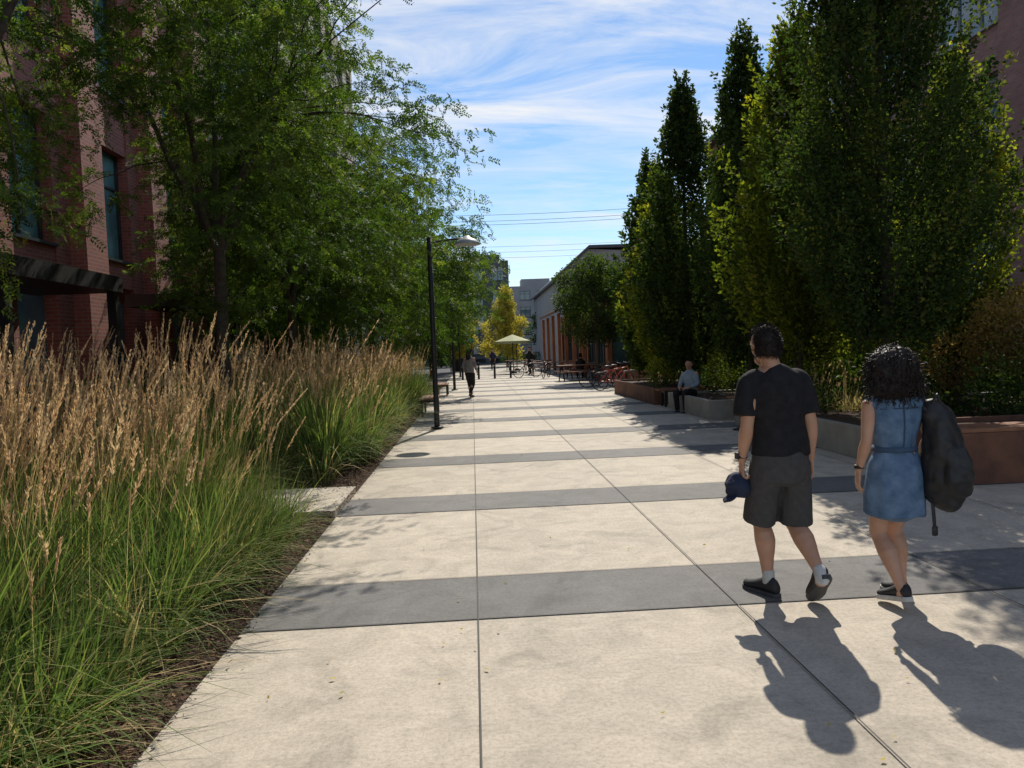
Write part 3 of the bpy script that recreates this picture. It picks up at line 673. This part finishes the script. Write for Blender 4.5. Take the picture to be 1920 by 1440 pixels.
def head(mb,c,s,yaw=0):
    def fn(d):
        k=1.0
        if d[2]<0: k*=1-.13*(-d[2])*(1 if d[1]>0 else 1.2)
        if d[1]>.6 and abs(d[2])<.5: k*=.97
        return k
    V,F=ellipsoid((0,0,0),(s*.68,s*.86,s),fn)
    M=Matrix.Rotation(yaw,3,'Z')
    T=lambda vs:[c+np.array(M@Vector(tuple(v))) for v in vs]
    mb.add(T(V),F)
    V,F=tube([(0,s*.70,-s*.72),(0,s*.45,-s*.8)],[s*.26,s*.3],n=10,sub=1); mb.add(T(V),F)
    V,F=tube([(0,s*.80,s*.12),(0,s*.93,-s*.12),(0,s*1.0,-s*.22),(0,s*.85,-s*.3)],[s*.06,s*.09,s*.13,s*.09],n=8,sub=2); mb.add(T(V),F)
    V,F=tube([(-s*.22,s*.78,-s*.48),(0,s*.85,-s*.47),(s*.22,s*.78,-s*.48)],[s*.05,s*.07,s*.05],n=8,sub=2); mb.add(T(V),F)
    V,F=tube([(-s*.42,s*.72,s*.17),(-s*.2,s*.82,s*.2),(s*.2,s*.82,s*.2),(s*.42,s*.72,s*.17)],[s*.07]*4,n=8,sub=2); mb.add(T(V),F)
    for sx in (-1,1):
        V,F=tube([(sx*s*.66,-s*.02,-s*.22),(sx*s*.76,-s*.08,0),(sx*s*.74,-s*.03,s*.18)],[(s*.06,s*.08),(s*.07,s*.15),(s*.05,s*.09)],hint=(1,0,0),n=10,sub=3); mb.add(T(V),F)
    return T
def eyes(parent,T,s):
    m=MB()
    for sx in (-1,1):
        V,F=ellipsoid((sx*s*.27,s*.77,s*.03),(s*.11,s*.09,s*.07),nu=10,nv=8); m.add(T(V),F)
    m.obj('eyes',M_eye,parent,smooth=True); m=MB()
    for sx in (-1,1):
        V,F=ellipsoid((sx*s*.27,s*.84,s*.03),(s*.045,s*.035,s*.05),nu=8,nv=6); m.add(T(V),F)
    m.obj('irises',M_hair,parent,smooth=True)
def leg(mb,hip,knee,ank,s=1.0):
    hip,knee,ank=map(lambda p:A3(*p),(hip,knee,ank)); 
    back=np.array((0,-1,0))*.018*s
    pts=[hip,hip*.5+knee*.5,knee*.93+hip*.07,knee,knee*.85+ank*.15,knee*.65+ank*.35+back,knee*.35+ank*.65+back*.4,knee*.1+ank*.9,ank,]
    mb.add(*tube(pts,[.085*s,.072*s,.056*s,.054*s,.052*s,.060*s,.043*s,.033*s,.034*s],n=14,sub=2))
    mb.add(*tube([ank,ank+A3(0,.0,-.05)*s],[.034*s,.034*s],n=10,sub=1))
def arm(mb,sh,el,wr,s=1.0):
    sh,el,wr=map(lambda p:A3(*p),(sh,el,wr))
    mb.add(*tube([sh,sh*.5+el*.5,el*.9+sh*.1,el,el*.7+wr*.3,el*.25+wr*.75,wr],[.050*s,.046*s,.038*s,.037*s,.040*s,.028*s,(.026*s)],n=12,sub=2))
def shoe(parent,heel,dirn,up,L=.28,W=.1,H=.095,mu=None,ms=None,toe_bend=0):
    heel=A3(*heel); f=nrm(A3(*dirn)); u=A3(*up); u=nrm(u-f*np.dot(u,f)); s=np.cross(f,u)
    def prof(t): return W*.5*np.interp(t,[0,.06,.2,.45,.7,.88,.97,1],[.45,.66,.76,.78,1,.86,.5,.22])
    def top(t): return H*np.interp(t,[0,.1,.35,.55,.8,.95,1],[.8,1.08,1.0,.72,.52,.42,.25])
    m=MB(); V=[];F=[]; ts=np.linspace(0,1,16); n=14
    for t in ts:
        p=prof(t); h=top(t)
        for k in range(n):
            a=2*math.pi*k/n; x=math.cos(a)*p*(1-.25*max(0,math.sin(a))); z=.02+(math.sin(a)*.5+.5)*h
            V.append(heel+f*t*L+s*x+u*z)
    for i in range(15):
        for k in range(n): F.append((i*n+k,i*n+(k+1)%n,(i+1)*n+(k+1)%n,(i+1)*n+k))
    F.append(tuple(range(n-1,-1,-1))); F.append(tuple(15*n+k for k in range(n)))
    m.add(V,F); m.obj('shoe',mu or M_shoe,parent,smooth=True)
    m=MB(); V=[];F=[]; out=[]
    for t in ts: out.append((t,prof(t)*1.1))
    ring=[(t*1.03-.015,x) for t,x in out]+[(t*1.03-.015,-x) for t,x in out[::-1]]; n=len(ring)
    for z in (0,.028):
        for t,x in ring: V.append(heel+f*t*L+s*x*1.0+u*z)
    F=[tuple(range(n)),tuple(range(2*n-1,n-1,-1))]+[(k,n+k,n+(k+1)%n,(k+1)%n) for k in range(n)]
    m.add(V,F); m.obj('sole',ms or M_soleg,parent,bevel=.004)
def hairshell(parent,T,s,mat,low=-.75,grow=1.07,rough=.02,name='hair'):
    def fn(d):
        k=grow+rough*mnoise.noise(Vector(tuple(d))*6)*2
        face=(d[1]-.25)*2.2-(d[2]-.55)*1.6
        if d[2]<.62 and d[1]>-.05+.25*max(0,d[2]): k=min(k,.86)
        elif d[1]>.1 and d[2]<.75 and face>.6: k=min(k,.9)
        if d[2]<low: k=.8
        return k
    V,F=ellipsoid((0,-s*.01,s*.02),(s*.68,s*.86,s),fn,nu=48,nv=32)
    m=MB(); m.add(T(V),F); m.obj(name,mat,parent,smooth=True)
    n=7000; d=rdir(n); ok=~(((d[:,2]<.6)&(d[:,1]>-.05+.25*np.maximum(0,d[:,2])))|(d[:,2]<low+.03)); d=d[ok]; n=len(d)
    P=np.array(T((d*np.array((s*.68,s*.86,s))*grow*.985+np.array((0,-s*.01,s*.02)))))
    D=d*.55+np.array((0,-.2,-.75))*(1-d[:,2:3])*.6+rdir(n)*.25
    leaf_obj(name+'_strands',[leaves(P,D,rdir(n),.022*rng.uniform(.6,1.2,n),.0025,rng.random(n),0)],mat,parent)

def torso(mb,rows): mb.add(*tube([r[0] for r in rows],[r[1] for r in rows],hint=(1,0,0),n=22,sub=4,cap=.25))
man=empty('walking_man',(1.85,4.45,0),.03)
B=MB()
torso(B,[((0,0,.84),(.15,.10)),((0,0,.95),(.155,.11)),((-.005,.01,1.05),(.14,.10)),((-.01,.0,1.2),(.15,.105)),((-.02,-.005,1.32),(.155,.10)),((-.03,0,1.40),(.10,.07)),((-.035,.0,1.44),(.06,.06))])
B.add(*tube([(-.03,-.005,1.38),(-.045,.005,1.46),(-.06,.02,1.52)],[.06,.054,.056],n=14,sub=3))
Hs=.116; hc=A3(-.065,.03,1.565); T=head(B,hc,Hs,.12)
LH,LK,LA=(-.08,0,.86),(-.075,.12,.48),(-.055,.08,.10); RH,RK,RA=(.09,0,.86),(.105,.07,.475),(.125,-.24,.215)
leg(B,LH,LK,LA,1.05); leg(B,RH,RK,RA,1.05)
LS,LE,LW=(-.175,0,1.345),(-.215,-.03,1.08),(-.220,.05,.86); RS,RE,RW=(.135,0,1.35),(.185,-.03,1.085),(.205,.03,.85)
arm(B,LS,LE,LW,1.05); arm(B,RS,RE,RW,1.05)
hand(B,LW,(-.02,.05,-1),(.1,1,0),(1,0,0),1.0,.75); hand(B,RW,(0,.04,-1),(-.1,1,0),(-1,0,0),1.0,.38)
remesh(B,'body',M_skin,man,.0048,3)
eyes(man,T,Hs); hairshell(man,T,Hs,M_hair,low=-.62)
S=MB()
torso(S,[((0,0,.90),(.182,.128)),((0,0,.98),(.175,.125)),((-.005,.005,1.08),(.165,.118)),((-.01,0,1.20),(.170,.122)),((-.018,-.005,1.30),(.172,.115)),((-.022,-.005,1.36),(.165,.098)),((-.027,-.002,1.405),(.115,.078)),((-.033,0,1.436),(.070,.064))])
for sx,ox in ((-1,-.022),(1,-.022)):
    S.add(*tube([(ox+sx*.09,0,1.385),(ox+sx*.155,-.003,1.352),(ox+sx*.192,-.012,1.25),(ox+sx*.205,-.02,1.145)],[.045,.060,.063,(.063,.068)],n=16,sub=4,cap=.1))
remesh(S,'t_shirt',M_black,man,.007,5,.009,8,(1,1,.6))
S=MB(); torso(S,[((0,0,.74),(.165,.125)),((0,0,.85),(.175,.132)),((0,0,.94),(.163,.118))])
S.add(*tube([(-.085,0,.85),(-.092,.05,.66),(-.098,.10,.47)],[(.095,.115),(.098,.105),(.102,.105)],n=18,sub=4,cap=.06))
S.add(*tube([(.085,0,.85),(.105,.03,.66),(.113,.05,.46)],[(.095,.115),(.098,.105),(.105,.105)],n=18,sub=4,cap=.06))
remesh(S,'shorts',M_short,man,.008,3,.012,7,(1,1,.45))
S=MB(); S.add(*tube([A3(*LA)+A3(0,0,.06),A3(*LA)+A3(0,0,-.02)],[.037,.038],n=12,sub=2)); S.add(*tube([A3(*RA)+A3(0,.025,.035),A3(*RA)+A3(0,-.02,-.04)],[.037,.038],n=12,sub=2)); S.obj('socks',M_sock,man,smooth=True)
f=nrm(A3(-.42,1,0)); shoe(man,A3(LA[0],.08,0)-f*.075,f,(0,0,1))
toe=A3(.145,-.10,.012); f=nrm(A3(.02,.70,-.72)); shoe(man,toe-f*.27,f,(0,.7,.7))
S=MB(); S.add(*tube([A3(*LW)+A3(0,-.005,.045),A3(*LW)+A3(0,-.005,.02)],[.033,.033],n=14,sub=1,cap=.05)); S.box((-.262,.02,.875),(-.248,.06,.915)); S.obj('wristwatch',M_steel,man)
S=MB(); cc=A3(-.235,.075,.705)
V,F=ellipsoid(cc,(.085,.085,.080),lambda d:1+.03*math.sin(9*d[2])); S.add(V,F)
S.add(*tube([cc+A3(-.03,.0,-.05),cc+A3(-.07,-.03,-.075),cc+A3(-.09,-.04,-.09)],[(.06,.008),(.065,.008),(.045,.006)],hint=(.2,1,.1),n=12,sub=3))
remesh(S,'baseball_cap',M_navy,man,.006,2,.010,14)
# ---- woman
wo=empty('walking_woman',(2.47,4.27,0),-.02)
B=MB()
torso(B,[((0,0,.74),(.15,.105)),((0,0,.84),(.145,.10)),((0,.005,.95),(.115,.085)),((0,0,1.08),(.13,.095)),((0,-.005,1.19),(.135,.085)),((0,0,1.255),(.085,.06)),((0,0,1.29),(.048,.048))])
B.add(*tube([(0,-.005,1.24),(0,.005,1.31),(0,.015,1.37)],[.048,.043,.046],n=14,sub=3))
Hw=.105; hw=A3(-.01,.03,1.405); Tw=head(B,hw,Hw,.15)
leg(B,(-.075,0,.76),(-.075,.06,.42),(-.035,-.12,.125),.95); leg(B,(.075,0,.76),(.055,.13,.43),(.085,.10,.09),.95)
wl=(-.205,.03,.80); arm(B,(-.148,0,1.205),(-.185,-.03,.985),wl,.84); wr_=(.20,.10,.84); arm(B,(.148,0,1.205),(.20,-.01,.99),wr_,.84)
hand(B,wl,(-.05,.1,-1),(.1,1,0),(1,0,0),.88,.3); hand(B,wr_,(-.05,.3,-1),(-.2,1,0),(-1,0,0),.88,.45)
remesh(B,'body',M_skinw,wo,.0048,3); eyes(wo,Tw,Hw)
S=MB()
torso(S,[((.0,.01,.545),(.178,.150)),((0,.005,.66),(.174,.138)),((0,0,.78),(.165,.122)),((0,0,.86),(.150,.108)),((0,.003,.93),(.124,.092)),((0,0,1.0),(.128,.098)),((0,0,1.1),(.148,.108)),((0,-.005,1.19),(.158,.098)),((0,0,1.245),(.118,.070)),((0,0,1.275),(.062,.056))])
for sx in (-1,1): S.add(*tube([(sx*.10,0,1.21),(sx*.155,0,1.185)],[.05,.052],n=14,sub=3,cap=.15))
remesh(S,'denim_dress',M_denim,wo,.007,3,.014,8,(1.2,1.2,.45))
S=MB(); S.add(*tube([(0,.003,.915),(0,.003,.945)],[(.131,.099),(.131,.099)],n=28,sub=1,cap=.02)); S.obj('belt',simple('denim_belt',(.05,.09,.16),rough=.8),wo,smooth=True)
S=MB(); S.add(*tube([(0,-.104,1.2),(0,-.112,1.1),(0,-.105,1.0),(0,-.098,.95)],[(.0035,.003)]*4,n=6,sub=3)); S.add(*tube([(-.125,-.07,1.17),(0,-.108,1.175),(.125,-.07,1.17)],[(.003,.003)]*3,hint=(0,0,1),n=6,sub=4)); S.obj('dress_seams',simple('seam_thread',(.04,.07,.13)),wo)
f=nrm(A3(-.1,1,0)); f2=nrm(A3(-.25,1,-.22)); shoe(wo,A3(-.035,-.12,.055)-f2*.06,f2,(0,.2,1),.245,.09,.075,M_shoe,M_solew); shoe(wo,A3(.085,.10,0)-f*.065,f,(0,0,1),.245,.09,.075,M_shoe,M_solew)
S=MB(); S.add(*tube([A3(*wl)+A3(0,-.004,.035),A3(*wl)+A3(0,-.004,.015)],[.027,.027],n=14,sub=1,cap=.05)); S.obj('wristwatch',M_steel,wo)
S=MB()
def hf(d):
    k=1+.13*mnoise.noise(Vector(tuple(d))*3.5)+.07*mnoise.noise(Vector(tuple(d))*9)
    if d[1]>.25 and d[2]<.45: k=.45
    return k
V,F=ellipsoid(hw+A3(0,-.03,-.02),(.145,.130,.145),hf,48,32); S.add(V,F)
V,F=ellipsoid(hw+A3(0,-.055,-.10),(.155,.090,.10),hf,36,24); S.add(V,F)
S.obj('hair',M_hair,wo,smooth=True)
S=MB()
for i in range(950):
    d=rdir(1)[0]
    if d[1]>.3 and d[2]<.5: continue
    low=rng.random()<.45
    c=hw+A3(0,-.03,-.02)+d*A3(.140,.125,.138) if not low else hw+A3(0,-.055,-.10)+d*A3(.155,.085,.10)
    L=rng.uniform(.05,.12); rr=rng.uniform(.004,.010); ph=rng.random()*6; pts=[]
    dn=nrm(d*.45+A3(0,-.1,-1)+rng.normal(0,.3,3)); a1=nrm(np.cross(dn,A3(.3,.7,.2))); a2=np.cross(dn,a1)
    for k in range(13):
        t=k/12; a=ph+t*rng.uniform(9,10); pts.append(c+dn*(t-.35)*L+(a1*math.cos(a)+a2*math.sin(a))*rr+d*.012*math.sin(t*3))
    S.add(*tube(pts,[.0022]*13,n=4,sub=1))
S.obj('hair_curls',M_hair,wo,smooth=True)
bp=MB(); c0=A3(.225,-.10,.90)
bp.add(*tube([c0+A3(-.02,.02,-.29),c0+A3(0,0,-.24),c0+A3(.01,0,-.08),c0+A3(0,.01,.12),c0+A3(-.03,.03,.25),c0+A3(-.05,.04,.31)],[(.085,.07),(.112,.10),(.115,.105),(.10,.095),(.075,.07),(.035,.04)],hint=(1,-.25,0),n=22,sub=4,cap=.3))
bp.add(*tube([c0+A3(.03,-.09,-.22),c0+A3(.03,-.105,-.1),c0+A3(.02,-.09,.04)],[(.07,.035),(.08,.045),(.062,.03)],hint=(1,-.25,0),n=16,sub=4))
remesh(bp,'backpack',M_nylon,wo,.007,2,.014,10)
S=MB(); S.add(*tube([c0+A3(-.08,.0,.26),(.13,.06,1.285),(.11,.085,1.24)],[(.028,.007)]*3,hint=(1,0,0),n=8,sub=5)); S.add(*tube([(.12,-.06,1.25),(.12,.0,1.292),(.115,.07,1.27),(.14,.13,1.1),(.17,.10,.9)],[(.027,.007)]*5,hint=(1,0,0),n=8,sub=5))
S.add(*tube([c0+A3(-.08,-.03,-.27),c0+A3(-.085,-.05,-.36),c0+A3(-.08,-.05,-.45)],[(.011,.003)]*3,hint=(1,0,0),n=6,sub=4)); S.add(*tube([c0+A3(-.08,-.05,-.41),c0+A3(-.08,-.05,-.46)],[(.018,.008)]*2,hint=(1,0,0),n=8,sub=1)); S.add(*tube([c0+A3(-.07,.0,.26),c0+A3(-.04,-.02,.35),c0+A3(-.01,.0,.27)],[.008]*3,n=6,sub=4))
S.obj('straps',M_nylon,wo,smooth=True)
def figure(name,loc,rz,h,pose,top,bottom,hairlong=False,skin=None,vox=.012):
    e=empty(name,loc,rz); k=h/1.68; sk=skin or M_skin; B=MB(); q=lambda *p:A3(*p)*k
    dz=-.43 if pose=='sit' else 0
    z=lambda a:a+dz
    B.add(*tube([q(0,-.005,z(1.36)),q(0,.01,z(1.46)),q(0,.02,z(1.52))],[.055*k]*3,n=10,sub=2)); T=head(B,q(0,.03,z(1.565)),.115*k)
    torso(B,[(q(0,0,z(.9)),(.14*k,.1*k)),(q(0,0,z(1.1)),(.13*k,.09*k)),(q(0,0,z(1.32)),(.15*k,.09*k)),(q(0,0,z(1.42)),(.06*k,.05*k))])
    if pose=='sit':
        Ls=[(q(-.09,0,.47),q(-.12,.42,.5),q(-.12,.42,.1)),(q(.09,0,.47),q(.12,.42,.5),q(.13,.36,.1))]; arms=[(q(-.17,0,.93),q(-.22,.06,.68),q(-.12,.28,.6)),(q(.17,0,.93),q(.22,.06,.68),q(.12,.28,.6))]
    else:
        Ls=[(q(-.09,0,.86),q(-.09,.1,.48),q(-.08,.2,.10)),(q(.09,0,.86),q(.09,.04,.47),q(.09,-.2,.17))]; arms=[(q(-.17,0,1.36),q(-.21,-.06,1.1),q(-.2,.04,.87)),(q(.17,0,1.36),q(.22,.0,1.1),q(.2,.16,.9))]
    for i,(a,b_,c_) in enumerate(Ls): leg(B,a,b_,c_,k)
    for i,(a,b_,c_) in enumerate(arms):
        arm(B,a,b_,c_,k); hand(B,c_,c_-b_,(-1 if i else 1,1,.2),(-1 if i else 1,0,-.3),k,.4)
    remesh(B,'body',sk,e,.006,2); eyes(e,T,.115*k); hairshell(e,T,.115*k,M_hair,low=-.6)
    S=MB(); torso(S,[(q(0,0,z(.88)),(.165*k,.12*k)),(q(0,0,z(1.1)),(.155*k,.11*k)),(q(0,0,z(1.32)),(.18*k,.11*k)),(q(0,0,z(1.40)),(.12*k,.08*k)),(q(0,0,z(1.44)),(.065*k,.06*k))])
    for a,b_,c_ in arms: S.add(*tube([a*.9 if pose!='sit' else a*A3(.9,.9,.98),a*.5+b_*.5,b_,b_*.3+c_*.7],[.062*k,.058*k,.05*k,.045*k],n=12,sub=3,cap=.1))
    remesh(S,'jacket',top,e,.01,3,.006,9)
    S=MB(); torso(S,[(q(0,0,z(.80)),(.15*k,.11*k)),(q(0,0,z(.93)),(.15*k,.11*k))])
    for a,b_,c_ in Ls: S.add(*tube([a,a*.5+b_*.5,b_,b_*.5+c_*.5,c_],[.1*k,.09*k,.072*k,.068*k,.055*k],n=14,sub=3,cap=.1))
    remesh(S,'trousers',bottom,e,.01,3,.005,9)
    for i,(a,b_,c_) in enumerate(Ls):
        lift=c_[2]-.10*k
        f=nrm(A3(0,1,-lift*5)); shoe(e,c_+A3(0,-.02,-.1*k)-f*.05,f,(0,.3 if lift>.01 else 0,1),.26*k,.09*k,.08*k)
    if hairlong:
        S=MB(); S.add(*tube([q(0,-.02,z(1.62)),q(0,-.07,z(1.5)),q(0,-.09,z(1.38)),q(0,-.08,z(1.27))],[(.08*k,.07*k),(.095*k,.05*k),(.09*k,.035*k),(.05*k,.02*k)],n=14,sub=3)); S.obj('long_hair',M_hair,e,smooth=True)
    return e
M_gjk=simple('grey_jacket',(.26,.245,.24),(.20,.19,.19),12,.85); M_blk=simple('black_trousers',(.015,.015,.017),None,10,.85)
M_lb=simple('pale_blue_shirt',(.30,.38,.46),None,10,.85); M_tan=simple('tan_shirt',(.4,.25,.16),None,10,.85)
figure('walking_pedestrian',(-.12,25.7,0),-.5,1.66,'walk',M_gjk,M_blk,True)
figure('seated_person',(5.05,17.2,-.04),2.3,1.68,'sit',M_lb,M_blk)
figure('seated_person',(5.2,13.0,-.02),1.2,1.65,'sit',M_tan,M_blk,True)
figure('seated_person',(5.4,37.3,0),0,1.7,'sit',M_blk,M_blk); figure('standing_person',(3.6,47,0),2.5,1.7,'walk',M_blk,M_blk); figure('standing_person',(1.6,60,0),3.1,1.7,'walk',M_navy,M_blk)
n=60; P=np.stack([rng.uniform(-1.3,4,n),rng.uniform(2.6,14,n),np.full(n,.016)],1)
leaf_obj('fallen_leaves',[leaves(P,rdir(n)*np.array((1,1,.1)),rdir(n)*np.array((1,1,.2)),rng.uniform(.015,.04,n),rng.uniform(.01,.02,n),rng.uniform(.3,1,n))],M_yel)
# ---------------------------------------------------------------- camera, sun, sky
cam=bpy.data.cameras.new('camera'); co=bpy.data.objects.new('camera',cam); COL.objects.link(co)
cam.sensor_width=36; cam.lens=26.25; cam.clip_end=3000; cam.clip_start=.05
co.matrix_world=Matrix.Translation((0,0,1.6))@(Matrix.Rotation(math.radians(-2.93),4,'Z')@Matrix.Rotation(math.radians(90-2.65),4,'X')@Matrix.Rotation(math.radians(-2.2),4,'Z'))
scn.camera=co
el=math.radians(44); az=math.radians(14.5)
S=Vector((math.sin(az)*math.cos(el),math.cos(az)*math.cos(el),math.sin(el)))
l=bpy.data.lights.new('sun','SUN'); l.energy=5.0; l.angle=math.radians(.5); l.color=(1,.93,.81); lo=bpy.data.objects.new('sun',l); COL.objects.link(lo); lo.rotation_euler=S.to_track_quat('Z','Y').to_euler(); lo.location=(5,20,20)
w=bpy.data.worlds.new('World'); scn.world=w; w.use_nodes=True; nt=w.node_tree; nt.nodes.clear()
out=nt.nodes.new('ShaderNodeOutputWorld'); bg=nt.nodes.new('ShaderNodeBackground'); bg.inputs[1].default_value=.13
sky=nt.nodes.new('ShaderNodeTexSky'); sky.sky_type='NISHITA'; sky.sun_disc=False; sky.sun_elevation=el; sky.sun_rotation=az; sky.air_density=1.0; sky.dust_density=.12; sky.ozone_density=2.5
hs=nt.nodes.new('ShaderNodeHueSaturation'); hs.inputs['Saturation'].default_value=1.15; nt.links.new(sky.outputs[0],hs.inputs['Color'])
tc=nt.nodes.new('ShaderNodeTexCoord'); sp=nt.nodes.new('ShaderNodeSeparateXYZ'); nt.links.new(tc.outputs['Generated'],sp.inputs[0])
ad=N(nt,'ShaderNodeMath',operation='ADD'); nt.links.new(sp.outputs[2],ad.inputs[0]); ad.inputs[1].default_value=.12
dv=N(nt,'ShaderNodeVectorMath',operation='DIVIDE'); cb=nt.nodes.new('ShaderNodeCombineXYZ')
for k in range(3): nt.links.new(ad.outputs[0],cb.inputs[k])
nt.links.new(tc.outputs['Generated'],dv.inputs[0]); nt.links.new(cb.outputs[0],dv.inputs[1])
mp=nt.nodes.new('ShaderNodeMapping'); nt.links.new(dv.outputs[0],mp.inputs[0]); mp.inputs['Rotation'].default_value=(0,0,math.radians(-38)); mp.inputs['Scale'].default_value=(.6,1.7,0); mp.inputs['Location'].default_value=(.4,.3,0)
n1=noise(nt,mp.outputs[0],1.7,11,.66,.7); n2=noise(nt,dv.outputs[0],.8,3,.5,.3)
mul=N(nt,'ShaderNodeMath',operation='MULTIPLY'); nt.links.new(ramp(nt,n1,[(.40,0.0),(.68,1.0)]),mul.inputs[0]); nt.links.new(ramp(nt,n2,[(.34,0.25),(.55,1.0)]),mul.inputs[1])
nt.links.new(mixc(nt,mul.outputs[0],hs.outputs[0],(7.0,7.1,7.3)),bg.inputs[0]); nt.links.new(bg.outputs[0],out.inputs[0])
print('polys',sum(len(o.data.polygons) for o in bpy.data.objects if o.type=='MESH'))
